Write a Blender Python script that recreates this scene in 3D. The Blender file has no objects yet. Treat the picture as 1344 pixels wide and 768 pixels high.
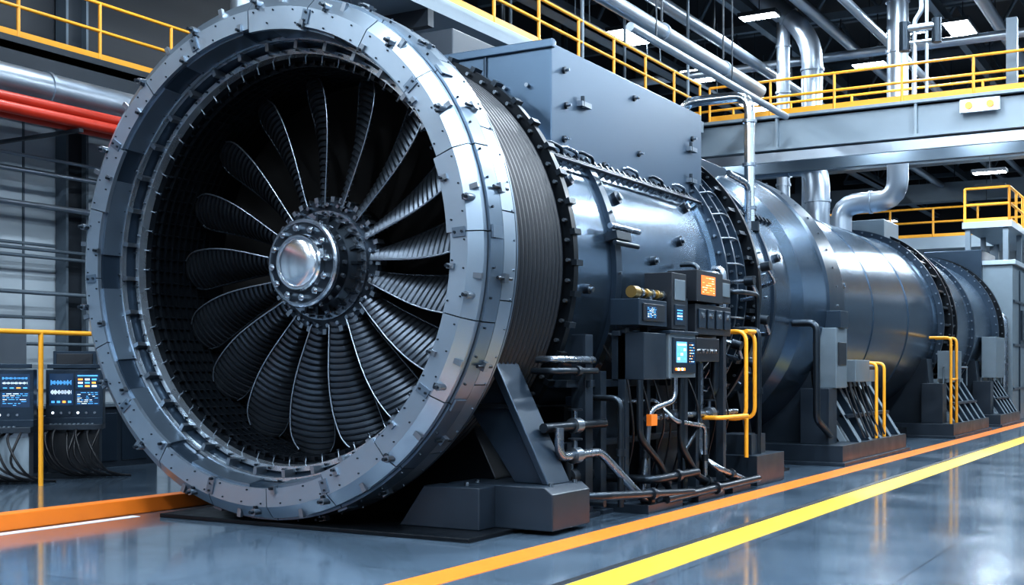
import bpy, math, random, bmesh
from mathutils import Vector, Matrix
random.seed(7)
H=2.76
PI=math.pi
sc=bpy.context.scene

# ---------------------------------------------------------------- materials
MATS={}
def mat(name,col,metal=0.0,rough=0.5,var=0.0,vscale=3.0,rvar=0.0,emit=None,estr=0.0):
    m=bpy.data.materials.new(name); m.use_nodes=True
    nt=m.node_tree; b=nt.nodes['Principled BSDF']
    b.inputs['Base Color'].default_value=(*col,1); b.inputs['Metallic'].default_value=metal
    b.inputs['Roughness'].default_value=rough
    tc=nt.nodes.new('ShaderNodeTexCoord')
    if var or rvar:
        n=nt.nodes.new('ShaderNodeTexNoise'); n.inputs['Scale'].default_value=vscale; n.inputs['Detail'].default_value=4
        nt.links.new(tc.outputs['Object'],n.inputs['Vector'])
        if var:
            mx=nt.nodes.new('ShaderNodeMix'); mx.data_type='RGBA'
            mx.inputs[6].default_value=(*[c*(1-var) for c in col],1)
            mx.inputs[7].default_value=(*[min(1,c*(1+var)) for c in col],1)
            nt.links.new(n.outputs['Fac'],mx.inputs[0]); nt.links.new(mx.outputs[2],b.inputs['Base Color'])
        if rvar:
            mr=nt.nodes.new('ShaderNodeMapRange'); mr.inputs['From Min'].default_value=.3; mr.inputs['From Max'].default_value=.7
            mr.inputs['To Min'].default_value=max(.02,rough-rvar); mr.inputs['To Max'].default_value=rough+rvar
            nt.links.new(n.outputs['Fac'],mr.inputs['Value']); nt.links.new(mr.outputs['Result'],b.inputs['Roughness'])
    if emit:
        b.inputs['Emission Color'].default_value=(*emit,1); b.inputs['Emission Strength'].default_value=estr
    MATS[name]=m; return m
mat('ring_steel',(.24,.295,.355),.82,.34,.10,1.2,.03)
mat('ring_steel_b',(.135,.18,.232),.82,.32,.10,1.4,.03)
mat('liner_steel',(.40,.45,.50),.9,.27,.10,2,.03)
mat('blue_steel',(.092,.140,.198),.88,.255,.06,.7,.015)
mat('housing_steel',(.068,.105,.152),.7,.36,.06,.7,.02)
mat('blue_dark',(.025,.041,.062),.6,.32,.15,2,.03)
mat('paint_navy',(.016,.025,.037),.25,.36,.2,3,.05)
mat('black_metal',(.006,.009,.013),.6,.36,.2,5,.06)
mat('black_rubber',(.009,.012,.017),.1,.42)
mat('blade',(.058,.070,.086),.88,.36,.15,4,.04)
mat('blade_edge',(.24,.28,.33),.95,.3)
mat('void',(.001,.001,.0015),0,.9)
mat('steel',(.25,.29,.34),.95,.27,.1,5,.04)
mat('nose_steel',(.66,.70,.75),1.0,.2)
mat('chrome',(.62,.67,.72),1.0,.17)
mat('bolt',(.21,.245,.285),.9,.3)
mat('bolt_dark',(.03,.04,.052),.8,.33)
mat('brass',(.34,.235,.09),.9,.34,.1,8)
mat('yellow',(.66,.30,.02),0,.4,.1,5)
mat('yellow_line',(.76,.43,.03),0,.32,.1,6)
mat('orange_line',(.66,.165,.02),0,.32,.1,6)
mat('orange_curb',(.66,.17,.018),0,.4,.1,4)
mat('white_paint',(.62,.66,.7),0,.35,.1,5)
mat('red_pipe',(.38,.028,.012),.1,.4,.15,3)
mat('duct_silver',(.34,.39,.45),.85,.34,.1,2,.04)
mat('beam_grey',(.10,.13,.16),.3,.45,.15,1.5)
mat('bridge_grey',(.21,.26,.305),.2,.45,.10,1.5)
mat('beam_dark',(.018,.025,.034),.3,.5,.2,2)
mat('wall_panel',(.37,.43,.48),0,.5,.08,.6)
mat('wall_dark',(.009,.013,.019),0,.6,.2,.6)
mat('box_grey',(.115,.15,.18),.3,.4,.1,4)
mat('plastic_black',(.010,.013,.018),0,.35)
mat('cable',(.006,.007,.010),0,.45)
mat('lamp_glow',(1,1,1),0,.5,emit=(.85,.94,1),estr=34)
mat('window_glow',(.8,.9,1),0,.4,emit=(.64,.82,1),estr=1.6)
mat('scr_bg',(.01,.02,.04),0,.2,emit=(.008,.025,.06),estr=1)
mat('scr_cyan',(.1,.3,.5),0,.2,emit=(.12,.32,.6),estr=1)
mat('scr_orange',(.5,.1,.02),0,.2,emit=(.75,.17,.02),estr=1)
mat('ui_white',(.8,.9,1),0,.3,emit=(.65,.80,.95),estr=.9)
mat('ui_blue',(.1,.4,.8),0,.3,emit=(.08,.34,.75),estr=.9)
mat('ui_orange',(.9,.4,.1),0,.3,emit=(1,.35,.05),estr=1.1)
mat('ui_yellow',(.9,.7,.3),0,.3,emit=(1,.75,.35),estr=1.2)
mat('led_orange',(1,.3,.05),0,.4,emit=(1,.2,.02),estr=1.2)
mat('led_white',(1,1,1),0,.4,emit=(.8,.9,1),estr=1)

m=bpy.data.materials.new('floor_epoxy'); m.use_nodes=True; nt=m.node_tree; b=nt.nodes['Principled BSDF']
tc=nt.nodes.new('ShaderNodeTexCoord'); br=nt.nodes.new('ShaderNodeTexBrick')
br.offset=0; br.inputs['Scale'].default_value=1; br.inputs['Brick Width'].default_value=1.6; br.inputs['Row Height'].default_value=1.6
br.inputs['Mortar Size'].default_value=.007; br.inputs['Color1'].default_value=(.075,.112,.155,1); br.inputs['Color2'].default_value=(.088,.127,.172,1)
br.inputs['Mortar'].default_value=(.022,.033,.046,1)
nt.links.new(tc.outputs['Object'],br.inputs['Vector'])
n=nt.nodes.new('ShaderNodeTexNoise'); n.inputs['Scale'].default_value=.9; n.inputs['Detail'].default_value=7
nt.links.new(tc.outputs['Object'],n.inputs['Vector'])
mx=nt.nodes.new('ShaderNodeMix'); mx.data_type='RGBA'; mx.blend_type='MULTIPLY'; mx.inputs[0].default_value=.35
nt.links.new(br.outputs['Color'],mx.inputs[6]); nt.links.new(n.outputs['Fac'],mx.inputs[7])
nt.links.new(mx.outputs[2],b.inputs['Base Color'])
mr=nt.nodes.new('ShaderNodeMapRange'); mr.inputs['To Min'].default_value=.09; mr.inputs['To Max'].default_value=.23
mr.inputs['From Min'].default_value=.3; mr.inputs['From Max'].default_value=.7
nt.links.new(n.outputs['Fac'],mr.inputs['Value']); nt.links.new(mr.outputs['Result'],b.inputs['Roughness'])
n3=nt.nodes.new('ShaderNodeTexNoise'); n3.inputs['Scale'].default_value=2.5; nt.links.new(tc.outputs['Object'],n3.inputs['Vector'])
bp=nt.nodes.new('ShaderNodeBump'); bp.inputs['Strength'].default_value=.14; bp.inputs['Distance'].default_value=.01
nt.links.new(n3.outputs['Fac'],bp.inputs['Height']); nt.links.new(bp.outputs['Normal'],b.inputs['Normal'])
b.inputs['Specular IOR Level'].default_value=.9
b.inputs['Coat Weight'].default_value=.45; b.inputs['Coat Roughness'].default_value=.08
MATS['floor_epoxy']=m

# ---------------------------------------------------------------- mesh builder
class MB:
    def __init__(s): s.v=[];s.f=[];s.m=[];s.s=[];s.mats=[]
    def mi(s,m):
        if m not in s.mats: s.mats.append(m)
        return s.mats.index(m)
    def add(s,vs,fs,m,sm=False):
        o=len(s.v); s.v.extend([tuple(v) for v in vs]); k=s.mi(m)
        for f in fs: s.f.append([i+o for i in f]); s.m.append(k); s.s.append(sm)
    def bx(s,x0,x1,y0,y1,z0,z1,m,M=None):
        vs=[Vector((x,y,z)) for x in(x0,x1) for y in(y0,y1) for z in(z0,z1)]
        if M: vs=[M@v for v in vs]
        s.add(vs,[(0,1,3,2),(4,6,7,5),(0,4,5,1),(2,3,7,6),(0,2,6,4),(1,5,7,3)],m)
    def prism(s,poly,ax,a0,a1,m):
        n=len(poly); vs=[]
        for a in(a0,a1):
            for p in poly:
                vs.append((p[0],a,p[1]) if ax=='y' else (a,p[0],p[1]))
        fs=[tuple(range(n)),tuple(range(2*n-1,n-1,-1))]+[(i,(i+1)%n,n+(i+1)%n,n+i) for i in range(n)]
        s.add(vs,fs,m)
    def cyl(s,p0,p1,r,m,seg=12,r2=None,sm=True):
        p0=Vector(p0);p1=Vector(p1); d=(p1-p0).normalized(); r2=r if r2 is None else r2
        u=d.orthogonal().normalized(); w=d.cross(u); vs=[]
        for p,rr in((p0,r),(p1,r2)):
            for i in range(seg):
                a=2*PI*i/seg; vs.append(p+(u*math.cos(a)+w*math.sin(a))*rr)
        s.add(vs,[(i,(i+1)%seg,seg+(i+1)%seg,seg+i) for i in range(seg)],m,sm)
        s.add(vs[:seg],[tuple(range(seg))],m); s.add(vs[seg:],[tuple(range(seg))],m)
    def rev(s,prof,m,seg=128,z=H,x=0,shared=False):
        if shared:
            vs=[]
            for (y,r) in prof:
                for i in range(seg):
                    a=2*PI*i/seg; vs.append((x+r*math.cos(a),y,z+r*math.sin(a)))
            s.add(vs,[(k*seg+i,k*seg+(i+1)%seg,(k+1)*seg+(i+1)%seg,(k+1)*seg+i) for k in range(len(prof)-1) for i in range(seg)],m,True)
            return
        for (y0,r0),(y1,r1) in zip(prof[:-1],prof[1:]):
            vs=[]
            for (y,r) in((y0,r0),(y1,r1)):
                for i in range(seg):
                    a=2*PI*i/seg; vs.append((x+r*math.cos(a),y,z+r*math.sin(a)))
            s.add(vs,[(i,(i+1)%seg,seg+(i+1)%seg,seg+i) for i in range(seg)],m,True)
    def disc(s,y,r,m,seg=96):
        s.add([(r*math.cos(2*PI*i/seg),y,H+r*math.sin(2*PI*i/seg)) for i in range(seg)],[tuple(range(seg))],m)
    def sect(s,poly,a0,a1,n,m):
        k=len(poly); vs=[]
        for i in range(n+1):
            a=a0+(a1-a0)*i/n
            for (y,r) in poly: vs.append((r*math.cos(a),y,H+r*math.sin(a)))
        s.add([vs[j] for j in range(k)],[tuple(range(k))],m); s.add([vs[n*k+j] for j in range(k)],[tuple(range(k))],m)
        for j in range(k):
            st=[]
            for i in range(n+1): st+= [vs[i*k+j],vs[i*k+(j+1)%k]]
            s.add(st,[(2*i,2*i+1,2*i+3,2*i+2) for i in range(n)],m,True)
    def P(s,r,a,y): return Vector((r*math.cos(a),y,H+r*math.sin(a)))
    def rbox(s,r0,r1,a,w,y0,y1,m):
        er=Vector((math.cos(a),0,math.sin(a))); et=Vector((-math.sin(a),0,math.cos(a))); o=Vector((0,0,H)); vs=[]
        for r in(r0,r1):
            for y in(y0,y1):
                for t in(-w/2,w/2): vs.append(o+er*r+et*t+Vector((0,y,0)))
        s.add(vs,[(0,1,3,2),(4,6,7,5),(0,4,5,1),(2,3,7,6),(0,2,6,4),(1,5,7,3)],m)
    def bolts_y(s,r,n,y0,y1,rad,m,a0=0,seg=6):
        for i in range(n):
            a=a0+2*PI*i/n; s.cyl(s.P(r,a,y0),s.P(r,a,y1),rad,m,seg,sm=False)
    def bolts_r(s,y,n,r0,r1,rad,m,a0=0,seg=6):
        for i in range(n):
            a=a0+2*PI*i/n; s.cyl(s.P(r0,a,y),s.P(r1,a,y),rad,m,seg,sm=False)
    def tube(s,pts,r,m,bend=.12,seg=10):
        pts=[Vector(p) for p in pts]; path=[pts[0]]
        for i in range(1,len(pts)-1):
            a,b_,c=pts[i-1],pts[i],pts[i+1]
            d0=min(bend,(b_-a).length*.49); d1=min(bend,(c-b_).length*.49)
            q0=b_+(a-b_).normalized()*d0; q1=b_+(c-b_).normalized()*d1
            for k in range(6):
                t=k/5; path.append(q0*(1-t)**2+b_*2*t*(1-t)+q1*t*t)
        path.append(pts[-1]); vs=[]; u=None; n=len(path)
        for i,p in enumerate(path):
            d=(path[min(i+1,n-1)]-path[max(i-1,0)]).normalized()
            u=d.orthogonal().normalized() if u is None else (u-d*u.dot(d)).normalized()
            w=d.cross(u)
            for k in range(seg):
                a=2*PI*k/seg; vs.append(p+(u*math.cos(a)+w*math.sin(a))*r)
        fs=[(i*seg+k,i*seg+(k+1)%seg,(i+1)*seg+(k+1)%seg,(i+1)*seg+k) for i in range(n-1) for k in range(seg)]
        s.add(vs,fs,m,True); s.add(vs[:seg],[tuple(range(seg))],m); s.add(vs[-seg:],[tuple(range(seg))],m)
    def build(s,name,parent=None,bevel=0,loc=(0,0,0)):
        me=bpy.data.meshes.new(name); me.from_pydata(s.v,[],s.f)
        for q in s.mats: me.materials.append(MATS[q])
        me.polygons.foreach_set('material_index',s.m); me.polygons.foreach_set('use_smooth',s.s)
        bm=bmesh.new(); bm.from_mesh(me); bmesh.ops.recalc_face_normals(bm,faces=bm.faces); bm.to_mesh(me); bm.free()
        o=bpy.data.objects.new(name,me); sc.collection.objects.link(o); o.location=loc
        if parent: o.parent=parent
        if bevel:
            md=o.modifiers.new('b','BEVEL'); md.width=bevel; md.segments=2; md.limit_method='ANGLE'; md.angle_limit=.6
        return o
def empty(name,loc=(0,0,0)):
    o=bpy.data.objects.new(name,None); sc.collection.objects.link(o); o.location=loc; o.empty_display_size=.2; return o
def ui(q,face,p,a0,a1,z0,z1,bg,kind,cols):
    def rect(u0,u1,v0,v1,m,d):
        ua=a0+(a1-a0)*u0; ub=a0+(a1-a0)*u1; va=z0+(z1-z0)*v0; vb=z0+(z1-z0)*v1
        if face=='x': q.bx(p,p+d,ua,ub,va,vb,m)
        else: q.bx(ua,ub,p-d,p,va,vb,m)
    rect(0,1,0,1,bg,.004)
    if kind=='text':
        for i in range(7):
            v=.88-i*.125; u=.07
            while u<.85:
                w_=random.uniform(.06,.22); 
                if random.random()<.7: rect(u,min(.93,u+w_),v-.022,v+.015,random.choice(cols),.006)
                u+=w_+.05
    elif kind=='wave':
        for k,base in enumerate((.72,.42)):
            u=.06
            while u<.92:
                h=.10*abs(math.sin(u*23+k*2))+.02+random.random()*.05; rect(u,u+.014,base-h/2,base+h/2,cols[k%len(cols)],.006); u+=.03
        for i in range(4): rect(.08+i*.23,.22+i*.23,.08,.15,cols[-1] if i==2 else cols[0],.006)
    else:
        rect(.08,.92,.82,.90,cols[0],.006)
        for i in range(3):
            for j in range(3): rect(.1+i*.29,.30+i*.29,.12+j*.22,.24+j*.22,cols[(i*2+j)%len(cols)],.006)

# ---------------------------------------------------------------- room
X0,X1,Y0,Y1,ZC=-9.0,17.0,-26.0,58.0,13.5
r=MB(); r.bx(X0-.3,X1+.3,Y0-.3,Y1+.3,-.2,0,'floor_epoxy'); r.build('floor')
r=MB(); r.bx(X0-.3,X1+.3,Y0-.3,Y1+.3,ZC,ZC+.2,'wall_dark'); r.build('ceiling')
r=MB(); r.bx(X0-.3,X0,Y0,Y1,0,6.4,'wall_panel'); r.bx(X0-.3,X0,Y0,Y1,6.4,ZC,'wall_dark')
y=Y0+.3
while y<Y1: r.bx(X0,X0+.025,y,y+.035,0,6.4,'beam_grey'); y+=1.1
for z in(1.25,2.5,3.75,5.0): r.bx(X0,X0+.03,Y0,Y1,z,z+.04,'beam_grey')
r.build('wall_left')
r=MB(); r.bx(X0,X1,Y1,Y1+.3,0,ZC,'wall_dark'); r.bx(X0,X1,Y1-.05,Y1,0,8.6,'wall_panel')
x=X0+.4
while x<X1: r.bx(x,x+.08,Y1-.12,Y1-.05,0,8.6,'beam_grey'); x+=1.3
r.build('wall_far')
r=MB(); r.bx(X0,X1,Y0-.3,Y0,0,ZC,'wall_panel'); r.build('wall_back')
r=MB(); r.bx(X1,X1+.3,Y0,Y1,0,ZC,'wall_dark'); r.build('wall_right')
wi=1
for y in range(-22,56,6):
    w=MB(); w.bx(X1-.06,X1,y,y+3.0,4.5,10.5,'window_glow')
    for k in range(4): w.bx(X1-.12,X1-.04,y+k-.04,y+k+.04,4.5,10.5,'beam_dark')
    for k in range(5): w.bx(X1-.12,X1-.04,y,y+3.0,4.5+k*1.5-.04,4.5+k*1.5+.04,'beam_dark')
    w.build('window_%d'%wi); wi+=1

r=MB(); r.bx(3.13,3.47,-25,57,0,.004,'orange_line'); r.build('floor_marking_orange')
r=MB(); r.bx(4.3,4.68,-25,57,0,.004,'yellow_line'); r.bx(4.2,4.27,-25,57,0,.003,'black_rubber'); r.build('floor_marking_yellow')
r=MB(); r.bx(-2.15,-1.95,-20,1.6,0,.17,'orange_curb'); r.build('safety_curb',bevel=.01)
r=MB(); r.bx(-1.86,-1.74,-20,-.1,0,.004,'white_paint'); r.build('floor_marking_white')

for y in(-13,-7,-1,4.9,11,17,23,29,35,41,47):
    r=MB(); r.bx(-8.97,-8.7,y-.24,y-.19,0,ZC-.02,'beam_grey'); r.bx(-8.97,-8.7,y+.19,y+.24,0,ZC-.02,'beam_grey'); r.bx(-8.86,-8.82,y-.2,y+.2,0,ZC-.02,'beam_dark')
    r.bx(-8.97,-8.66,y-.3,y+.3,0,.04,'beam_dark')
    r.build('steel_column')
r=MB()
for z,rad in((2.05,.03),(2.9,.035),(3.5,.03),(3.62,.03),(4.35,.05),(4.9,.035),(5.15,.03)):
    r.tube([(-8.5,-24,z),(-8.5,50,z)],rad,'beam_grey' if z<4 else 'duct_silver')
for y in range(-24,50,3): r.bx(-8.64,-8.46,y-.03,y+.03,0,5.2,'beam_grey')
r.build('wall_conduits')
r=MB(); r.tube([(-7.2,-24,5.95),(-7.2,15.1,5.95)],.26,'duct_silver',seg=24)
for y in range(-23,15,2): r.cyl((-7.2,y,5.95),(-7.2,y+.06,5.95),.285,'duct_silver',24)
for y in range(-22,15,4): r.bx(-8.64,-7.2,y,y+.08,5.6,5.66,'beam_dark')
r.build('ventilation_duct')
r=MB()
for dx,dz in((0,0),(.22,.03),(.1,.2)): r.tube([(-6.7+dx,-24,5.35+dz),(-6.7+dx,15.0,5.35+dz)],.085,'red_pipe',seg=14)
for y in range(-22,15,4): r.bx(-8.64,-6.4,y+1,y+1.08,5.22,5.27,'beam_dark')
r.build('fire_sprinkler_pipes')

def rail(mb,p0,p1,h=1.05,step=1.5,r_=.03,m='yellow',kick=True):
    p0=Vector(p0);p1=Vector(p1);L=(p1-p0).length;n=max(1,round(L/step))
    for i in range(n+1):
        p=p0+(p1-p0)*i/n; mb.cyl(p,p+Vector((0,0,h)),r_,m,8)
    for f in(1,.52): mb.cyl(p0+Vector((0,0,h*f)),p1+Vector((0,0,h*f)),r_,m,8)
    if kick:
        d=(p1-p0).normalized(); q=Vector((-d.y,d.x,0))*.01
        mb.add([p0-q,p1-q,p1-q+Vector((0,0,.12)),p0-q+Vector((0,0,.12)),p0+q,p1+q,p1+q+Vector((0,0,.12)),p0+q+Vector((0,0,.12))],
               [(0,1,2,3),(4,5,6,7),(0,1,5,4),(3,2,6,7),(0,3,7,4),(1,2,6,5)],m)
r=MB(); r.bx(-8.68,-7.4,-24,15.3,6.5,6.62,'beam_grey'); r.bx(-7.5,-7.4,-24,15.3,6.25,6.72,'beam_dark'); rail(r,(-7.44,-24,6.7),(-7.44,15.3,6.7),.95,1.6)
r.build('gallery_walkway')
r=MB(); r.bx(-3.0,-1.4,4,15.8,6.85,7.1,'bridge_grey'); rail(r,(-1.45,4,7.1),(-1.45,15.7,7.1),.8,1.4); rail(r,(-2.95,4,7.1),(-2.95,15.7,7.1),.8,1.4)
for y in range(5,16,3): r.bx(-3.0,-1.4,y,y+.15,6.6,6.85,'beam_dark')
for y in(5,10,15):
    for x in(-2.95,-1.45): r.cyl((x,y,7.1),(x,y,ZC-.02),.035,'beam_grey',8)
r.build('overhead_walkway')
r=MB()
G='bridge_grey'
r.bx(-8.6,16.7,16,16.12,6.35,7.1,G); r.bx(-8.6,16.7,15.85,16.27,6.35,6.41,G); r.bx(-8.6,16.7,15.85,16.27,7.04,7.1,G)
r.bx(-8.6,16.7,16,18.2,7.0,7.08,G); r.bx(-8.6,16.7,18.1,18.2,6.35,7.1,G)
r.bx(-6.5,16.7,15.9,16.0,6.1,6.3,'duct_silver'); r.bx(-6.5,16.7,17.3,17.5,6.1,6.35,'beam_grey')
for i in range(9): r.bx(-8.5+i*2.9,-8.45+i*2.9,15.88,16,6.4,7.05,G)
rail(r,(-8.6,15.9,7.1),(-3.1,15.9,7.1),.75,1.4); rail(r,(-1.3,15.9,7.1),(16.7,15.9,7.1),.75,1.4); rail(r,(-8.6,18.15,7.1),(16.7,18.15,7.1),.75,1.4)
r.bx(4.0,4.75,15.78,15.87,6.72,6.98,'duct_silver')
for k in(0,2): r.cyl((4.17+k*.2,15.79,6.85),(4.17+k*.2,15.74,6.85),.07,'led_orange',12)
r.bx(4.8,5.0,16.2,16.4,7.08,8.6,'beam_grey')
r.tube([(2.95,16.6,7.05),(2.95,16.6,8.9),(3.1,16.6,9.1),(3.1,16.6,11.2)],.05,'duct_silver',.1); r.tube([(3.2,16.6,7.05),(3.2,16.6,11.2)],.035,'duct_silver',.1)
r.cyl((2.75,16.6,8.75),(3.4,16.6,8.75),.09,'bolt',12); r.cyl((2.75,16.6,8.45),(3.3,16.6,8.45),.05,'bolt',12); r.cyl((2.75,16.6,8.3),(2.75,16.6,8.9),.12,'bolt_dark',12); r.cyl((3.4,16.6,8.4),(3.4,16.6,8.9),.1,'bolt_dark',12)
r.build('crossover_bridge')
r=MB(); r.bx(-6.2,-4.8,6.8,15.8,6.95,7.15,'bridge_grey'); rail(r,(-4.8,6.8,7.15),(-4.8,15.7,7.15),.9,1.4)
for y in(8,11,14): r.cyl((-5.5,y,7.1),(-5.5,y,ZC-.02),.05,'beam_dark',8)
r.build('service_walkway')
r=MB(); r.bx(-6.0,16.7,39,41.5,6.3,6.75,G); rail(r,(-6,39,6.75),(16.7,39,6.75),1.1,1.6,.045)
for x in range(-5,17,6): r.bx(x-.15,x+.15,39.4,39.7,0,6.3,'beam_grey')
r.build('mezzanine_platform')

r=MB()
r.tube([(0.1,3.2,7.5),(0.1,15.2,7.5)],.13,'duct_silver',seg=16); r.tube([(.65,7.5,6.9),(.65,15.2,6.9)],.07,'duct_silver',seg=12)
for y in(4,7,10,13): r.cyl((.1,y,7.3),(.1,y,ZC-.02),.02,'beam_dark',6); r.cyl((.1,y,7.5),(.1,y+.05,7.5),.16,'duct_silver',16)
for y in(8.5,12): r.cyl((.65,y,6.9),(.65,y,ZC-.02),.015,'beam_dark',6)
r.build('overhead_pipes')
T=empty('industrial_gas_turbine',(0,0,0))
def duct(path,rad,bend,name='exhaust_duct',parent=None):
    q=MB(); q.tube(path,rad,'duct_silver',bend,24)
    for a,b in zip(path[:-1],path[1:]):
        a=Vector(a);b=Vector(b);d=(b-a); L=d.length; d.normalize(); k=bend+.1
        while k<L-bend: q.cyl(a+d*k,a+d*(k+.06),rad+.03,'duct_silver',24); k+=1.2
    return q.build(name,parent)
duct([(1.84,20.0,13.4),(1.84,20.0,5.65),(.5,20.0,5.65),(.5,20.0,4.9)],.25,.5,'riser_duct_1',T)
duct([(.3,18.7,4.9),(.3,18.7,6.5),(-3.2,18.7,6.5),(-3.2,18.7,4)],.28,.55,'riser_duct_2',T)
duct([(-.6,21.3,4.9),(-.6,21.3,10.2),(-2.4,21.3,11.8),(-2.4,21.3,13.4)],.27,.7,'riser_duct_3',T)
duct([(-1.36,21.3,4.8),(-1.36,21.3,11.0)],.17,.3,'riser_duct_4',T)
duct([(-5.9,6,13.4),(-5.9,6,0)],.2,.3,'vertical_duct'); duct([(-5.4,6.2,13.4),(-5.4,6.2,0)],.13,.3,'vertical_duct')

for y in range(-24,57,6):
    r=MB(); r.bx(X0+.4,X1-.3,y-.12,y+.12,12.9,13.1,'beam_grey'); r.bx(X0+.4,X1-.3,y-.1,y+.1,11.3,11.5,'beam_grey')
    n=14; a0=X0+.4; W=X1-X0-.7
    for i in range(n):
        xa=a0+W*i/n; xb=a0+W*(i+.5)/n; xc=a0+W*(i+1)/n
        r.cyl((xa,y,11.4),(xb,y,13.0),.06,'beam_grey',6); r.cyl((xb,y,13.0),(xc,y,11.4),.06,'beam_grey',6)
    r.build('roof_truss')
r=MB()
for x in(-6.5,-2.5,2,6.5,11): r.bx(x-.1,x+.1,Y0+.1,Y1-.2,11.0,11.3,'beam_grey')
for x,z,rd in((-3.6,10.7,.09),(-.6,10.8,.14),(.4,10.8,.08),(3.4,10.7,.16),(5.0,10.8,.09),(1.2,9.9,.11),(-2.0,9.6,.13)):
    r.tube([(x,-20,z),(x,54,z)],rd,'duct_silver',seg=12)
    for y in range(-18,54,6): r.cyl((x,y,z),(x,y,11.3),.02,'beam_dark',6)
for y in(13,22.5,31): r.tube([(-8.2,y,9.9),(10,y,9.9),(10,y,11.2)],.12,'duct_silver',.3,12)
r.bx(-4.2,-3.8,2,54,9.3,9.36,'beam_grey'); r.bx(-4.2,-4.16,2,54,9.3,9.45,'beam_grey'); r.bx(-3.84,-3.8,2,54,9.3,9.45,'beam_grey')
for y in range(3,54,4):
    for x in(-4.18,-3.82): r.cyl((x,y,9.3),(x,y,11.4),.015,'beam_grey',6)
r.build('roof_services')
r=MB(); r.bx(X0+.4,X1-.3,33,33.6,8.6,9.4,'beam_grey'); r.bx(X0+.4,X1-.3,45,45.6,8.9,9.7,'beam_grey'); r.build('crane_girder')

def lamp(x,y,z,L=1.2,w=.28,along='y',power=180,rod=True):
    e=empty('high_bay_lamp',(x,y,z)); q=MB(); a,b=(w,L) if along=='y' else (L,w)
    q.bx(-a/2-.04,a/2+.04,-b/2-.04,b/2+.04,.0,.1,'beam_dark'); q.bx(-a/2,a/2,-b/2,b/2,-.015,0,'lamp_glow')
    if rod: q.cyl((0,0,.1),(0,0,ZC-.03-z),.012,'beam_dark',6)
    q.build('lamp_body',e)
    if power:
        l=bpy.data.lights.new('lamp_light','AREA'); l.shape='RECTANGLE'; l.size=a; l.size_y=b; l.energy=power; l.color=(.79,.90,1)
        o=bpy.data.objects.new('lamp_light',l); sc.collection.objects.link(o); o.parent=e; o.location=(0,0,-.03)
for y in(4.5,11.9,19.2,24,29,36): lamp(-4.8,y,10.25,1.5,.5,'y',320)
for y in(-18,-12,-6,0,6,12,20,28,36): lamp(7.5,y,10.6,2.2,.6,'y',720)  # unseen row, added to light the ring face and streak the casing
for y in(-16,-10,-4,2,9,16,24): lamp(2.6,y,10.5,2.2,.6,'y',560)  # added row, mostly out of view, lighting ring face and upper casing
for y in(-18,-12,-6): lamp(-4.0,y,10.0,2.2,.5,'y',700)  # unseen lamps, added to light the ring face from the front
for y in(-14,-6,4,14,26): lamp(12.5,y,10.6,2.4,.6,'y',600)  # unseen outer row, added for more light from the right
for x,y,z in((1.3,23.3,10.5),(-.37,26.2,10.5),(-1.5,19.8,10.45),(3,44,7.5),(5,44,7.5),(0,44,8.5),(1,50,8),(-4,43.5,8),(-2,35,9.6),(2.4,29.5,7.6),(4,36,9),(2,52,7),(4,52,7),(-.5,29,8.8),(1.5,35.5,8.0)): lamp(x,y,z,.9,.4,'x',220)
for x in(-1.5,2.2,4.2,7.0): lamp(x,17.0,6.85,.6,.3,'x',80,False)

# ---------------------------------------------------------------- turbine
r=MB(); N=20; YF=-.15
r.rev([(YF+.03,2.36),(YF+.03,2.52),(YF+.13,2.64),(.47,2.66),(.47,2.36)],'black_metal')
for i in range(N):
    a0=2*PI*i/N+.05; g=.0022; ri=2.36 if i%4 else 2.32
    r.sect([(YF,ri),(YF,2.55),(YF+.09,2.67),(YF+.15,2.67),(YF+.15,2.55),(YF+.05,ri)],a0+g,a0+2*PI/N-g,8,'ring_steel')
    r.sect([(YF+.165,2.60),(YF+.165,2.70),(.22,2.715),(.22,2.60)],a0+g,a0+2*PI/N-g,8,'ring_steel_b')
    r.sect([(.235,2.60),(.235,2.71),(.46,2.71),(.46,2.60)],a0+g+.08,a0+2*PI/N-g+.08,8,'ring_steel')
    if i%2==0:
        r.rbox(2.39,2.53,a0,.09,YF-.016,YF,'ring_steel_b'); r.rbox(2.705,2.728,a0,.12,.02,.2,'ring_steel_b')
        for q in(2.42,2.50): r.cyl(r.P(q,a0,YF-.03),r.P(q,a0,YF),.013,'bolt_dark',8)
    ab=a0+PI/N
    r.rbox(2.70,2.76,ab,.09,.20,.27,'bolt'); r.rbox(2.60,2.69,ab,.05,YF+.035,YF+.075,'bolt')
    r.cyl(r.P(2.735,ab,.10),r.P(2.735,ab,.36),.016,'bolt_dark',8)
r.bolts_y(2.515,60,YF-.012,YF+.01,.009,'bolt_dark',.02)
r.bolts_y(2.385,40,YF-.015,YF+.01,.009,'bolt_dark',.1)
r.bolts_r(.42,60,2.70,2.725,.012,'bolt',.03); r.bolts_r(.06,60,2.70,2.725,.012,'bolt_dark',.03)
for i in range(18):
    a=2*PI*i/18+.17
    r.cyl(r.P(2.60,a,YF-.05),r.P(2.60,a,YF+.08),.035,'bolt',10); r.cyl(r.P(2.60,a,YF-.10),r.P(2.60,a,YF-.04),.018,'bolt_dark',8)
    r.rbox(2.54,2.60,a,.03,YF-.03,YF+.02,'bolt_dark')
    r.rbox(2.34,2.42,a+.1,.05,YF-.03,YF+.02,'bolt'); r.cyl(r.P(2.36,a+.1,YF-.07),r.P(2.36,a+.1,YF),.016,'bolt_dark',8)
r.rev([(.47,2.71),(.50,2.71),(.50,2.5),(.60,2.5)],'ring_steel_b')
r.build('intake_ring',T)
r=MB()
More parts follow.
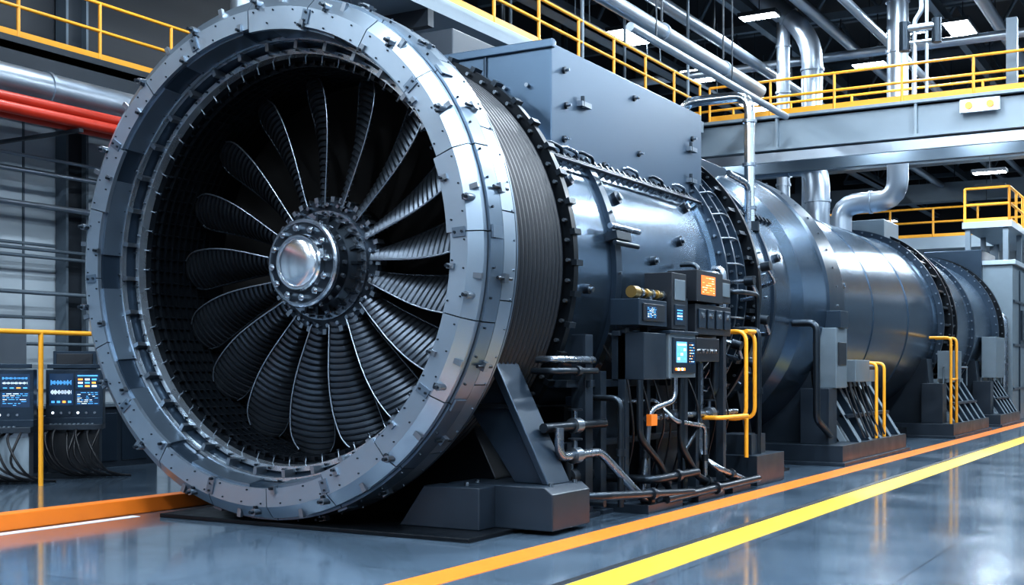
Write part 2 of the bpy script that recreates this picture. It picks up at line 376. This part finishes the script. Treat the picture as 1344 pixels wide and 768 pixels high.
r.rev([(YF+.05,2.40),(YF+.06,2.35),(.14,2.315),(.14,2.27)],'blue_dark'); r.rev([(.14,2.29),(.30,2.25),(.30,2.19)],'blue_dark')
r.rev([(.14,2.32),(.12,2.31),(.12,2.275),(.18,2.27)],'liner_steel')
r.rev([(.30,2.235),(.27,2.22),(.27,2.165),(.36,2.15)],'liner_steel')
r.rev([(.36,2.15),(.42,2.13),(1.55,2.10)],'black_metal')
for i in range(12):
    a=2*PI*i/12+.1
    r.sect([(YF+.05,2.33),(YF+.05,2.38),(.12,2.34),(.12,2.29)],a,a+.36,8,'ring_steel_b')
for i in range(36):
    r.rbox(2.19,2.27,2*PI*i/36+.05,.045,.12,.29,'bolt')
r.bolts_y(2.195,72,.235,.28,.013,'bolt_dark'); r.bolts_y(2.30,60,.09,.13,.010,'bolt_dark',.03)
for i in range(96):
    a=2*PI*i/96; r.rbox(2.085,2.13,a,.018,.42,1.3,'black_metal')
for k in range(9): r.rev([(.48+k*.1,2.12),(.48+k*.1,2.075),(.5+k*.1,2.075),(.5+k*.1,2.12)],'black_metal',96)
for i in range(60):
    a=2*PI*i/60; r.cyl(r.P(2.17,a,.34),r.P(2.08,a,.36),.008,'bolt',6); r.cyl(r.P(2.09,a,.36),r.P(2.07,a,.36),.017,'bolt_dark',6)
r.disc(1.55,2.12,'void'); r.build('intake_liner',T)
# blades : overlapping ribbed lamellae on a gently swept paddle
r=MB(); NB=17; NR=22; NC=8
for k in range(NB):
    a=2*PI*k/NB+.12; rows=[]
    for i in range(NR):
        for q,off in((0,0.0),(.07,.026),(.6,.018),(.84,.004),(.92,-.012)):
            s_=(i+q)/NR; rr=.62+s_*1.46
            w=.19+.30*math.sin(min(1,s_/.82)*PI/2)**1.2
            if s_>.84: w*=math.sqrt(max(.2,1-((s_-.84)/.18)**2*.8))
            phi=math.radians(50-23*s_); aa=a+.12*s_*s_-.05*s_
            er=Vector((math.cos(aa),0,math.sin(aa))); et=Vector((-math.sin(aa),0,math.cos(aa))); ey=Vector((0,1,0))
            ch=et*math.cos(phi)+ey*math.sin(phi); nn=-ey*math.cos(phi)+et*math.sin(phi)
            row=[]
            for j in range(NC+1):
                u=j/NC*2-1; row.append(Vector((0,1.0,H))+er*(rr+.03*(1-u*u))+ch*(u*w/2)+nn*(.05*(1-u*u)+off))
            rows.append(row)
    M_=NC+1
    for i in range(len(rows)-1):
        r.add(rows[i]+rows[i+1],[(j,j+1,M_+j+1,M_+j) for j in range(NC)],'blade',True)
    r.tube([rows[i][0]-Vector((0,.012,0)) for i in range(2,len(rows),5)],.010,'blade_edge',.02,6)
    r.tube([rows[i][-1] for i in range(2,len(rows),5)],.012,'bolt_dark',.02,6)
r.build('fan_blades',T)
r=MB()
r.rev([(1.2,.74),(.98,.74),(.94,.72),(.94,.60)],'bolt_dark'); r.rev([(.94,.60),(.90,.60),(.90,.53),(.86,.51)],'steel')
r.rev([(.86,.51),(.78,.45),(.62,.44)],'bolt_dark'); r.rev([(.62,.44),(.60,.475),(.555,.475),(.54,.455),(.54,.435)],'steel'); r.rev([(.54,.435),(.55,.42),(.55,.32),(.54,.31)],'bolt_dark'); r.rev([(.54,.315),(.49,.305),(.47,.29),(.47,.27),(.49,.26)],'chrome')
dome=[(.49-.065*math.sin(t*PI/2/10),.263*math.cos(t*PI/2/10)) for t in range(10)]+[(.425,.001)]
r.rev(dome,'nose_steel',64,shared=True)
r.bolts_y(.375,12,.49,.555,.040,'chrome',.1,6); r.bolts_y(.375,12,.465,.495,.020,'steel',.1,8)
r.bolts_y(.665,30,.89,.95,.024,'steel'); r.bolts_y(.57,30,.86,.91,.018,'bolt_dark',.05); r.bolts_r(.7,20,.44,.48,.025,'bolt')
for i in range(20): r.rbox(.45,.55,2*PI*i/20,.03,.80,.90,'bolt_dark')
for i in range(40): r.rbox(.70,.76,2*PI*i/40,.05,.93,1.05,'bolt')
r.build('fan_hub',T)
r=MB(); pr=[(.56,2.40)]; n=16
for i in range(n):
    y0=.60+i*(1.34/n); d=1.34/n
    pr+=[(y0,2.375),(y0+d*.12,2.43),(y0+d*.3,2.452),(y0+d*.55,2.452),(y0+d*.73,2.43),(y0+d*.85,2.375)]
pr.append((1.96,2.38)); r.rev(pr,'black_rubber',160); r.build('bellows_joint',T)
# casing
r=MB()
def flange(y,rad,w=.07,nb=64,m='blue_dark',base=2.3,brad=.022):
    r.rev([(y-w/2,base-.02),(y-w/2,rad),(y+w/2,rad),(y+w/2,base-.02)],m)
    r.bolts_y(rad-.06,nb,y-w/2-.05,y+w/2+.05,brad,'bolt',.01)
flange(2.02,2.55,.10,72,'black_metal'); flange(2.16,2.46,.05,72,'blue_dark')
for i in range(48): r.rbox(2.53,2.59,2*PI*i/48,.06,1.95,2.1,'bolt_dark')
r.rev([(2.1,2.34),(2.3,2.34),(2.34,2.3),(3.42,2.3)],'blue_steel')
r.rev([(3.42,2.3),(3.42,2.36),(3.58,2.36),(3.58,2.3)],'blue_dark'); r.bolts_r(3.5,40,2.35,2.39,.018,'bolt')
r.rev([(3.58,2.3),(6.7,2.3),(6.75,2.36),(6.85,2.36)],'blue_steel')
r.rev([(6.85,2.36),(7.6,2.38)],'blue_steel')
flange(6.9,2.46,.05,60); flange(7.25,2.47,.06,60,'blue_dark'); flange(7.62,2.47,.05,60); flange(7.98,2.56,.09,72,'black_metal'); flange(8.2,2.50,.06,72)
for i in range(40):
    a=2*PI*i/40; r.tube([r.P(2.40,a,6.95),r.P(2.50,a,7.3),r.P(2.46,a,7.6)],.016,'bolt',.1,6); r.rbox(2.44,2.52,a+.05,.06,7.66,7.9,'bolt_dark')
r.rev([(7.6,2.38),(8.3,2.34),(8.4,2.3),(10.3,2.3),(10.6,2.42),(11.5,2.56)],'blue_steel'); r.rev([(11.5,2.56),(11.55,2.6),(12.5,2.6),(12.5,2.35)],'blue_dark')
r.bolts_r(12.0,48,2.6,2.63,.02,'bolt'); r.bolts_r(9.0,40,2.29,2.33,.02,'bolt'); r.rev([(9.3,2.3),(9.3,2.34),(9.4,2.34),(9.4,2.3)],'blue_dark')
r.bolts_y(2.5,60,12.48,12.56,.025,'bolt')
r.rev([(12.5,2.36),(12.8,2.33),(13.1,2.3),(21.8,2.3),(22.0,2.36)],'blue_steel')
r.rev([(15.8,2.3),(15.8,2.315),(15.9,2.315),(15.9,2.3)],'blue_steel'); r.rev([(19,2.3),(19,2.32),(19.1,2.32),(19.1,2.3)],'blue_steel')
flange(22.1,2.5,.08,60); flange(22.9,2.56,.1,60,'black_metal'); flange(23.7,2.52,.1,60,'black_metal')
r.rev([(22,2.36),(24,2.36),(24.2,2.3),(30.6,2.3)],'blue_steel'); flange(27,2.4,.1,60)
for i in range(36): r.rbox(2.36,2.5,2*PI*i/36,.06,22.2,22.8,'bolt_dark'); r.rbox(2.36,2.46,2*PI*i/36,.05,23.0,23.6,'bolt')
flange(30.6,2.5,.1,60); flange(31.4,2.55,.12,60,'black_metal'); r.rev([(30.6,2.3),(34,2.3),(36.5,1.9),(36.5,0)],'blue_dark')
r.build('turbine_casing',T)
r=MB()
for (y,a,s_) in((2.7,.45,1),(3.9,.42,1.2),(4.6,.1,.8),(5.6,.25,1),(4.4,-.25,1),(9.8,.3,1),(13.5,.2,1),(2.75,-.1,.8),(6.3,.5,1),(2.7,.72,1)):
    r.cyl(r.P(2.28,a,y),r.P(2.36,a,y),.07*s_,'bolt_dark',14); r.cyl(r.P(2.36,a,y),r.P(2.40,a,y),.04*s_,'steel',10)
r.rbox(2.3,2.46,.18,.10,3.3,3.7,'bolt_dark'); r.cyl(r.P(2.44,.22,3.2),r.P(2.44,.22,4.0),.035,'steel',10); r.cyl(r.P(2.44,.14,3.25),r.P(2.44,.14,3.9),.03,'bolt_dark',10)
for k in range(3): r.tube([r.P(2.36+.03*k,.60-.03*k,2.4),r.P(2.36+.03*k,.60-.03*k,6.8)],.012+.005*k,'bolt_dark',.1,8)
for i in range(26): r.rbox(2.3,2.38,.60,.10,2.5+i*.165,2.54+i*.165,'bolt_dark')
for k,yy in enumerate((2.5,2.9,3.3,4.6,5.4,6.2)):
    r.tube([r.P(2.3,.66,yy),r.P(2.42,.64,yy),r.P(2.42,.62,yy+.3),r.P(2.3,.58,yy+.34)],.022,'steel' if k%2 else 'bolt_dark',.08,8)
for i in range(18):
    yy=8.5+i*.2; r.rbox(2.29,2.36,.62,.10,yy,yy+.08,'bolt_dark')
r.tube([(1.93,9.3,3.9),(1.93,9.3,6.05),(.75,9.3,6.05),(.75,9.3,4.8)],.085,'chrome',.28,16)
r.tube([(2.15,8.6,3.6),(2.15,8.6,4.5),(2.05,8.0,4.6)],.05,'steel',.15,10)
for z in(4.2,4.9,5.6): r.cyl((1.93,9.3,z),(1.93,9.3,z+.05),.115,'steel',16)
r.cyl((1.93,9.3,3.85),(1.93,9.3,4.0),.16,'bolt_dark',16)
for (yy,a) in((7.2,.05),(7.9,-.15),(8.0,.15),(7.0,-.3),(7.9,-.4)):
    r.tube([r.P(2.4,a,yy),r.P(2.68,a,yy),r.P(2.68,a-.08,yy+.35),r.P(2.4,a-.1,yy+.4)],.035,'steel',.1,8); r.cyl(r.P(2.6,a,yy),r.P(2.74,a,yy),.07,'bolt_dark',12)
r.build('casing_fittings',T)
r=MB(); r.bx(-1.9,1.9,2.66,7.29,3.55,5.36,'housing_steel')
r.bx(-1.93,1.93,2.62,2.70,5.30,5.40,'housing_steel'); r.bx(1.0,1.04,2.63,2.66,4.3,5.3,'blue_dark'); r.bx(.0,.04,2.63,2.66,4.3,5.3,'blue_dark')
r.bx(-1.4,1.2,7.29,8.6,4.2,5.1,'blue_dark'); r.bx(-1.9,.2,3.2,6.0,5.36,5.9,'paint_navy')
r.build('exhaust_housing',T,bevel=.012)
r=MB()
for (y,z) in((2.95,5.1),(2.95,4.3),(4.9,5.15),(5.05,4.45),(6.9,4.95),(6.9,4.2),(3.0,4.7),(5.9,4.0),(4.0,4.15)): 
    r.cyl((1.88,y,z),(1.93,y,z),.04,'bolt_dark',12); r.cyl((1.93,y,z),(1.98,y,z),.018,'steel',8)
for (y,z) in((3.3,4.75),(6.7,4.3),(6.7,4.75)): r.bx(1.9,1.97,y,y+.25,z,z+.06,'bolt'); r.cyl((1.95,y+.05,z-.02),(1.95,y+.05,z+.12),.025,'bolt_dark',8)
for x in(.3,.6,1.3,1.6): r.cyl((x,2.66,4.9),(x,2.6,4.9),.025,'bolt',8); r.cyl((x,2.66,4.45),(x,2.6,4.45),.025,'bolt',8)
for i in range(16): r.cyl((-1.8+i*.24,2.9,5.36),(-1.8+i*.24,2.9,5.44),.03,'bolt',8)
r.build('housing_fasteners',T)
r=MB()
r.prism([(12.7,4.7),(13.1,5.2),(15.0,5.1),(15.6,4.8),(15.6,4.3),(12.7,4.3)],'x',-.9,.9,'box_grey'); r.bx(-.8,.9,8.7,11,4.6,5.2,'blue_dark')
r.bx(-.6,1.0,22.2,23.8,4.3,5.5,'box_grey'); r.bx(0,1.8,31.8,34.5,3.8,5.5,'blue_dark')
r.bx(.2,2.7,32,38,.0,5.0,'box_grey'); r.bx(.1,2.8,31.9,38.1,5.0,5.15,'bridge_grey')
for z in(1.0,2.4,3.8): r.bx(2.7,2.74,32.1,37.9,z,z+.08,'blue_dark')
for y in(33.4,34.9,36.4): r.bx(2.7,2.74,y,y+.08,.2,4.9,'blue_dark')
r.bx(2.7,2.78,33.7,34.7,2.6,3.6,'paint_navy'); r.tube([(2.5,31.6,.4),(2.5,31.6,3.4),(1.9,31.6,3.4)],.12,'steel',.3)
r.build('top_covers',T,bevel=.015)
r=MB(); rail(r,(2.6,32,6.4),(2.6,37.9,6.4),1.1,1.5,.045); r.bx(1.2,2.7,31.8,38,6.2,6.4,G); rail(r,(1.25,32,6.4),(2.6,32,6.4),1.1,1.3,.045)
for y in(32,34.9,37.7):
    for x in(1.35,2.5): r.bx(x-.08,x+.08,y-.08,y+.08,5.15,6.2,'beam_grey')
r.build('access_platform',T)

# ---- base & supports
r=MB(); r.bx(-1.5,2.5,-.05,9.6,0,.045,'black_metal'); r.build('base_plate',T,bevel=.01)
r=MB()
r.prism([(1.55,.045),(2.95,.045),(2.95,.40),(2.86,.47),(1.75,.47),(1.55,.30)],'y',.75,1.55,'paint_navy')
r.prism([(1.35,.045),(2.3,.045),(2.3,.46),(1.65,.46)],'y',.45,.75,'paint_navy')
r.prism([(2.75,.47),(2.35,.47),(1.6,1.5),(2.10,1.72)],'y',1.05,1.25,'blue_dark')
r.prism([(2.80,.47),(2.72,.47),(2.06,1.74),(2.16,1.74)],'y',.95,1.4,'blue_dark')
r.bx(1.8,2.3,1.0,1.45,1.22,1.27,'bolt_dark')
r.prism([(-1.9,.045),(2.2,.045),(1.6,1.2),(-1.6,1.2)],'y',1.3,1.9,'black_metal')
for y in(3.4,5.4,7.4,9.2): r.prism([(-2.0,.0),(2.0,.0),(1.75,1.35),(-1.75,1.35)],'y',y,y+.35,'black_metal')
r.bx(-1.2,1.2,1.9,9.5,.045,.55,'black_metal')
for p in((2.05,.62),(2.85,.9),(2.85,1.4),(2.0,.9)): r.cyl((p[0],p[1],.46),(p[0],p[1],.50),.028,'bolt_dark',8)
r.build('front_pedestal',T,bevel=.012)
def saddle(y0,y1,name):
    q=MB(); q.bx(-3.0,3.0,y0,y1,0,.34,'paint_navy'); q.bx(-3.1,3.06,y0-.1,y1+.1,0,.06,'paint_navy')
    L=y1-y0
    q.prism([(-2.4,.34),(2.4,.34),(2.25,1.9),(-2.25,1.9)],'y',y0+.25*L-.6,y0+.25*L+.0,'paint_navy')
    q.prism([(-2.4,.34),(2.4,.34),(2.2,1.5),(-2.2,1.5)],'y',y0+.75*L,y0+.75*L+.35,'paint_navy')
    n=4
    for i in range(n+1):
        y=y0+.26*L+i*(L*.64/n)
        for sx in(1,-1):
            q.prism([(sx*2.95,.34),(sx*2.80,.34),(sx*2.2,1.30),(sx*2.32,1.38)],'y',y,y+.12,'blue_dark')
            q.prism([(sx*2.975,.34),(sx*2.95,.34),(sx*2.32,1.38),(sx*2.345,1.38)],'y',y-.02,y+.14,'box_grey')
    for sx in(1,-1):
        q.prism([(sx*2.74,.34),(sx*2.6,.34),(sx*2.1,1.2),(sx*2.22,1.2)],'y',y0+.26*L,y0+.92*L,'bridge_grey')
        q.bx(min(sx*2.15,sx*2.38),max(sx*2.15,sx*2.38),y0+.24*L,y0+.94*L,1.30,1.40,'box_grey')
        q.bx(min(sx*2.6,sx*2.76),max(sx*2.6,sx*2.76),y0+.26*L,y0+.92*L,.76,.82,'blue_dark')
        q.bx(min(sx*2.2,sx*2.7),max(sx*2.2,sx*2.7),y0+.05*L,y0+.05*L+.5,.34,1.3,'paint_navy')
        q.cyl((sx*2.5,y0+.26*L,1.7),(sx*2.5,y0+.92*L,1.7),.025,'box_grey',8)
        for k in range(4): q.cyl((sx*2.5,y0+.28*L+k*L*.21,1.4-.2),(sx*2.5,y0+.28*L+k*L*.21,1.7),.022,'box_grey',8)
    q.build(name,T,bevel=.008)
saddle(10.9,15.6,'saddle_support_1'); saddle(20.6,25.6,'saddle_support_2'); saddle(27.6,31.4,'saddle_support_3')
r=MB(); r.bx(-2,2,16.2,20.2,0,.25,'black_metal'); r.bx(-1,1,15.6,20.6,.25,.5,'black_metal'); r.bx(-2,2,25.8,27.4,0,.25,'black_metal')
for y in(17,19,26.5): r.prism([(-1.8,.2),(1.8,.2),(1.5,1.1),(-1.5,1.1)],'y',y,y+.3,'black_metal')
r.build('under_frame',T)

# ---- instrumentation beside the casing
r=MB()
r.bx(2.2,2.95,6.7,7.9,0,.42,'paint_navy'); r.bx(2.3,2.8,6.9,7.5,.42,.7,'paint_navy'); r.bx(2.3,3.0,4.4,5.3,0,.12,'paint_navy'); r.bx(2.3,3.0,2.9,3.9,0,.1,'paint_navy'); r.bx(2.4,3.0,5.6,6.3,0,.16,'paint_navy')
for (x,y,z,w) in((2.6,3.1,2.1,.05),(2.6,3.7,2.3,.05),(2.75,4.5,2.5,.05),(2.65,5.1,2.6,.06),(2.8,5.7,2.4,.05),(2.45,2.35,2.0,.09),(2.45,2.75,1.6,.07),(2.55,6.1,2.2,.05)):
    r.bx(x-w,x+w,y-w,y+w,0,z,'paint_navy'); r.bx(x-w-.06,x+w+.06,y-w-.06,y+w+.06,0,.05,'paint_navy')
r.bx(2.3,2.45,2.0,6.3,1.42,1.5,'paint_navy'); r.bx(2.3,2.45,2.0,6.3,.75,.82,'paint_navy'); r.bx(2.5,2.6,3.0,6.2,2.0,2.06,'paint_navy')
for y in(2.3,3.1,4.5,5.9): r.bx(2.0,2.6,y-.03,y+.03,1.42,1.5,'paint_navy')
r.bx(1.5,2.1,2.6,6.2,0,1.2,'black_metal'); r.bx(1.9,2.3,3.0,3.8,.1,1.3,'blue_dark'); r.bx(1.9,2.35,4.6,5.6,.1,1.5,'paint_navy')
r.build('instrument_rack_frame',T,bevel=.006)
r=MB()
r.bx(2.47,2.9,3.72,4.55,1.52,2.06,'box_grey'); r.bx(2.44,2.93,3.69,4.58,2.04,2.08,'blue_dark'); r.bx(2.9,2.925,3.8,4.5,1.57,2.0,'blue_dark')
r.bx(2.47,2.88,3.05,3.68,1.5,2.04,'paint_navy')
r.bx(2.5,2.86,2.95,3.75,2.12,2.42,'blue_dark'); r.bx(2.86,2.88,3.05,3.65,2.17,2.37,'plastic_black')
r.bx(2.5,2.86,3.9,4.35,2.1,2.78,'plastic_black'); r.bx(2.86,2.875,3.97,4.28,2.15,2.4,'blue_dark'); r.bx(2.86,2.875,3.97,4.28,2.45,2.7,'box_grey')
r.bx(2.5,2.9,4.6,5.5,2.47,2.86,'plastic_black'); r.bx(2.5,2.86,4.65,5.9,2.06,2.44,'plastic_black')
r.bx(2.5,2.82,5.55,6.0,2.5,2.82,'plastic_black'); r.bx(2.5,2.85,4.7,5.5,1.72,2.02,'plastic_black')
for k in range(4): r.bx(2.86,2.885,4.72+k*.3,4.94+k*.3,2.14,2.38,'blue_dark'); r.cyl((2.88,4.83+k*.3,2.3),(2.9,4.83+k*.3,2.3),.035,'chrome',12)
for k in range(5): r.cyl((2.85,4.8+k*.14,1.85),(2.88,4.8+k*.14,1.85),.03,'chrome',10)
for k in range(5): r.cyl((2.925,3.87+k*.06,1.62),(2.94,3.87+k*.06,1.62),.018,'led_white' if k%2 else 'led_orange',8)
r.bx(2.82,2.84,5.62,5.92,2.58,2.76,'box_grey')
r.build('instrument_cabinets',T,bevel=.008)
r=MB()
ui(r,'x',2.925,3.88,4.2,1.70,1.95,'scr_cyan','blocks',['ui_white','ui_blue','scr_cyan'])
ui(r,'x',2.925,4.27,4.45,1.68,1.95,'scr_bg','text',['ui_blue','ui_white','ui_orange'])
ui(r,'x',2.88,3.12,3.4,2.2,2.34,'scr_bg','text',['ui_blue','ui_white'])
ui(r,'x',2.9,4.74,5.22,2.56,2.80,'scr_orange','text',['ui_yellow','ui_orange'])
ui(r,'x',2.875,4.0,4.2,2.2,2.35,'scr_bg','blocks',['ui_blue','ui_white'])
r.build('instrument_screens',T)
r=MB()
r.cyl((2.75,3.05,2.50),(2.75,3.95,2.50),.035,'brass',14); r.cyl((2.75,2.98,2.50),(2.75,3.12,2.50),.07,'brass',14)
for k in range(5): r.cyl((2.75,3.2+k*.15,2.50),(2.75,3.25+k*.15,2.50),.055,'brass' if k%2 else 'steel',14)
r.cyl((2.75,3.5,2.4),(2.75,3.5,2.5),.03,'steel',10)
S='bolt_dark'
for pts,rad,m_ in (
 ([(2.3,1.6,1.72),(2.55,1.6,1.72),(2.55,2.5,1.72),(2.2,2.5,1.72)],.04,'steel'),
 ([(2.3,1.5,1.60),(2.6,1.5,1.60),(2.6,2.4,1.60)],.035,S),
 ([(2.6,1.2,1.02),(2.6,2.6,1.02)],.05,S),
 ([(2.7,1.35,1.02),(2.7,1.35,.72),(2.7,2.3,.72),(2.9,2.9,.2),(2.9,3.3,.08)],.05,'steel'),
 ([(2.4,1.35,.45),(2.4,2.9,.45),(2.4,2.9,.1)],.05,S),
 ([(2.85,3.0,1.5),(2.85,3.0,.85),(2.85,3.6,.5),(2.85,3.9,.1)],.04,S),
 ([(2.9,3.9,1.52),(2.9,3.9,1.25),(2.75,3.5,1.15),(2.7,3.4,.1)],.035,'steel'),
 ([(2.85,4.2,1.52),(2.85,4.2,.7),(2.85,4.7,.3),(2.9,5.3,.1)],.045,S),
 ([(2.75,3.4,1.05),(2.75,6.4,1.05)],.04,'steel'),
 ([(2.7,5.2,1.7),(2.7,5.2,.5),(2.95,5.2,.35),(2.95,6.1,.15)],.045,'steel'),
 ([(2.75,5.6,2.0),(2.75,5.6,1.3),(2.2,5.6,1.1)],.06,S),
 ([(2.8,4.9,1.7),(2.8,4.9,.9),(2.8,4.4,.6),(2.8,4.4,.1)],.03,S),
 ([(2.3,1.2,.30),(3.0,1.8,.30),(3.0,4.2,.14)],.045,S),
 ([(3.0,3.4,.12),(3.0,6.6,.12)],.05,S),
 ([(2.45,2.0,.75),(2.45,2.0,.2),(2.9,2.0,.2)],.04,S),
 ([(2.3,5.9,2.9),(2.7,5.9,2.9),(2.7,5.9,2.4)],.05,'steel'),
 ([(2.35,5.4,3.0),(2.6,5.4,3.0),(2.6,5.4,2.5)],.035,S),
 ([(2.45,6.3,3.0),(2.6,6.3,3.0),(2.6,6.3,.5)],.05,'steel'),
 ([(2.35,6.6,2.7),(2.75,6.6,2.7),(2.75,7.3,2.7),(2.75,7.3,.7)],.035,S),
 ([(2.6,3.0,1.25),(2.6,4.0,1.25),(2.85,4.0,1.0),(2.85,5.0,.9),(2.85,5.0,.1)],.03,'steel'),
 ([(2.3,2.6,1.3),(2.8,2.6,1.3),(2.8,2.6,.1)],.035,S),
 ([(2.3,3.3,.35),(2.9,3.3,.35),(2.9,4.6,.35)],.05,'bolt_dark'),
 ([(2.4,7.2,2.2),(2.8,7.2,2.2),(2.8,7.2,.42)],.04,S)):
    r.tube(pts,rad,m_,.12,10)
    p=Vector(pts[-2]); q=Vector(pts[-1]); d=(q-p).normalized(); mid=(p+q)/2
    r.cyl(mid-d*.04,mid+d*.04,rad*1.6,'bolt_dark',10)
for (x,y,z) in((2.6,1.9,1.02),(2.75,4.2,1.05),(2.75,5.4,1.05),(2.7,1.7,.72),(2.4,2.2,.45)):
    r.cyl((x,y-.07,z),(x,y+.07,z),.085,'bolt',12); r.cyl((x,y,z),(x,y,z+.16),.025,'steel',8); r.cyl((x,y,z+.16),(x,y,z+.18),.08,'bolt_dark',14)
r.bx(2.82,2.88,3.25,3.42,.97,1.1,'orange_curb')
r.build('process_pipework',T)
r=MB()
for i in range(9):
    y=3.0+i*.36; pts=[(2.7,y,1.5),(2.75+.05*(i%3),y+.05,1.0+.1*(i%2)),(2.65,y+.25,.7),(2.5,y+.3,.25),(2.35,y+.5,.1)]
    r.tube(pts,.014,'cable',.25,6)
for i in range(6): r.tube([(2.3,3.2+i*.5,1.9),(2.45,3.3+i*.5,1.55),(2.5,3.6+i*.5,1.75)],.014,'cable',.25,6)
r.build('instrument_cables',T)
r=MB()
for y in(6.25,6.6): r.tube([(2.6,y-.0,2.14),(2.95,y,2.14),(2.95,y,.95),(2.6,y,.95)],.028,'yellow',.15,10)
r.tube([(2.95,6.25,2.14),(2.95,6.6,2.14)],.028,'yellow')
r.cyl((2.9,6.4,.95),(2.9,6.4,.42),.03,'yellow',8)
r.tube([(2.6,5.2,1.0),(2.98,5.2,1.0),(2.98,6.2,1.0)],.028,'yellow',.1)
for y in(13.6,14.2): r.tube([(2.5,y,1.75),(2.9,y,1.75),(2.9,y,.34)],.03,'yellow',.12)
for y in(20.8,21.5): r.tube([(2.4,y,2.4),(2.9,y,2.4),(2.9,y,.34)],.035,'yellow',.12)
r.tube([(2.9,20.8,1.4),(2.9,21.5,1.4)],.03,'yellow')
r.build('guard_rails',T)
r=MB()
r.bx(2.35,2.75,11.4,12.1,1.3,2.35,'box_grey'); r.bx(2.4,2.8,11.5,12.0,2.35,2.65,'blue_dark'); r.bx(2.35,2.8,12.5,13.5,1.40,1.8,'box_grey'); r.bx(2.4,2.75,13.6,14.3,1.40,1.62,'duct_silver')
r.bx(2.75,2.77,11.5,12.0,1.7,2.1,'plastic_black'); r.bx(2.35,2.75,22,23,1.4,2.1,'box_grey'); r.bx(2.35,2.75,28.4,30,1.4,2.6,'box_grey')
for k in range(6): r.tube([(2.6,12.3+k*.3,1.5),(2.75,12.35+k*.3,1.0),(2.98,12.4+k*.3,.4)],.02,'cable',.15,6)
r.tube([(2.3,10.4,2.4),(2.7,10.4,2.4),(2.7,10.4,.8),(2.7,11.2,.5)],.06,'bolt_dark',.15)
r.build('auxiliary_boxes',T,bevel=.01)

# ---------------------------------------------------------------- control consoles (left)
def console(name,loc,rz,w=.8,two=True):
    e=empty(name,loc); e.rotation_euler=(0,0,rz)
    q=MB()
    q.bx(-w/2,w/2,-.05,.45,0,.08,'paint_navy'); q.bx(-w/2+.05,w/2-.05,0,.4,.08,.72,'duct_silver' if not two else 'paint_navy')
    q.bx(-w/2,w/2,-.12,.42,.72,.8,'paint_navy')
    q.bx(-w/2+.04,w/2-.04,-.01,.0,.14,.66,'bridge_grey' if not two else 'plastic_black')
    q.bx(-w/2,w/2,.1,.42,.8,.9,'blue_dark'); q.bx(-w/2,w/2,.12,.40,.9,1.62,'blue_dark'); q.bx(-w/2+.02,w/2-.02,.1,.12,1.64,1.7,'blue_dark')
    if two: q.bx(-w/2+.1,w/2-.1,.14,.38,1.62,1.90,'blue_dark'); q.bx(-w/2+.15,w/2-.15,.125,.14,1.68,1.86,'plastic_black')
    for k in range(6): q.cyl((-w/2+.1+k*.12,.12,.97),(-w/2+.1+k*.12,.1,.97),.02,'led_white' if k%3==0 else 'steel',8)
    for k in range(10): q.bx(-w/2+.08+k*.065,-w/2+.12+k*.065,-.08,0,.80,.815,'box_grey')
    q.build('console_body',e,bevel=.008)
    q=MB()
    ui(q,'y',.118,-w/2+.05,-.015,1.08,1.56,'scr_bg','wave' if two else 'text',['ui_blue','ui_white','ui_orange'])
    ui(q,'y',.118,.015,w/2-.05,1.08,1.3,'scr_bg','text',['ui_white','ui_blue','ui_blue']); ui(q,'y',.118,.015,w/2-.05,1.33,1.56,'scr_bg','wave' if not two else 'blocks',['ui_blue','ui_white','ui_orange'])
    q.build('console_screens',e)
    q=MB()
    for k in range(9):
        x=-w/2+.05+k*.09; q.tube([(x,.1,.74),(x-.04+.1*math.sin(k*5),-.25,.62+.05*(k%3)),(x+.16*math.sin(k*3),-.32-.05*(k%2),.25),(x+.3,-.2,.05),(x+.45,.1,.02)],.018,'cable',.25,8)
    q.build('console_cables',e)
console('control_console',(-6.35,2.85,0),math.radians(42),.82)
console('control_console',(-6.45,1.62,0),math.radians(42),.92,False)
r=MB(); r.tube([(-5.7,-1,2.14),(-5.7,3.0,2.14)],.035,'yellow')
for y in(-1,1.75): r.cyl((-5.7,y,0),(-5.7,y,2.14),.035,'yellow',10)
r.build('yellow_guard_frame')
r=MB(); r.bx(-8.0,-7.5,.8,5.6,0,1.0,'paint_navy'); r.bx(-8.05,-7.45,.7,5.7,1.0,1.06,'box_grey')
for k in range(7): r.bx(-7.5,-7.48,.9+k*.65,1.45+k*.65,.1,.9,'blue_dark')
r.bx(-8.0,-7.6,1.2,1.9,1.06,1.9,'box_grey'); r.bx(-8.0,-7.6,3.9,4.4,1.06,1.5,'box_grey'); r.bx(-8.0,-7.6,2.4,3.0,1.06,2.2,'duct_silver'); r.build('equipment_bench',bevel=.008)

# ---------------------------------------------------------------- world / camera
w=bpy.data.worlds.new('World'); sc.world=w; w.use_nodes=True
w.node_tree.nodes['Background'].inputs[0].default_value=(.35,.5,.7,1); w.node_tree.nodes['Background'].inputs[1].default_value=.2
cd=bpy.data.cameras.new('camera'); co=bpy.data.objects.new('camera',cd); sc.collection.objects.link(co)
co.location=(8.55,-9.6,1.6); co.rotation_euler=(PI/2,0,math.radians(30.33)); cd.sensor_width=36; cd.lens=1600/1344*36; cd.shift_y=103/1344
cd.clip_end=300
sc.camera=co
sc.view_settings.view_transform='Standard'
try: sc.view_settings.look='Medium High Contrast'
except Exception as ex: print('look',ex)
sc.view_settings.exposure=0.0
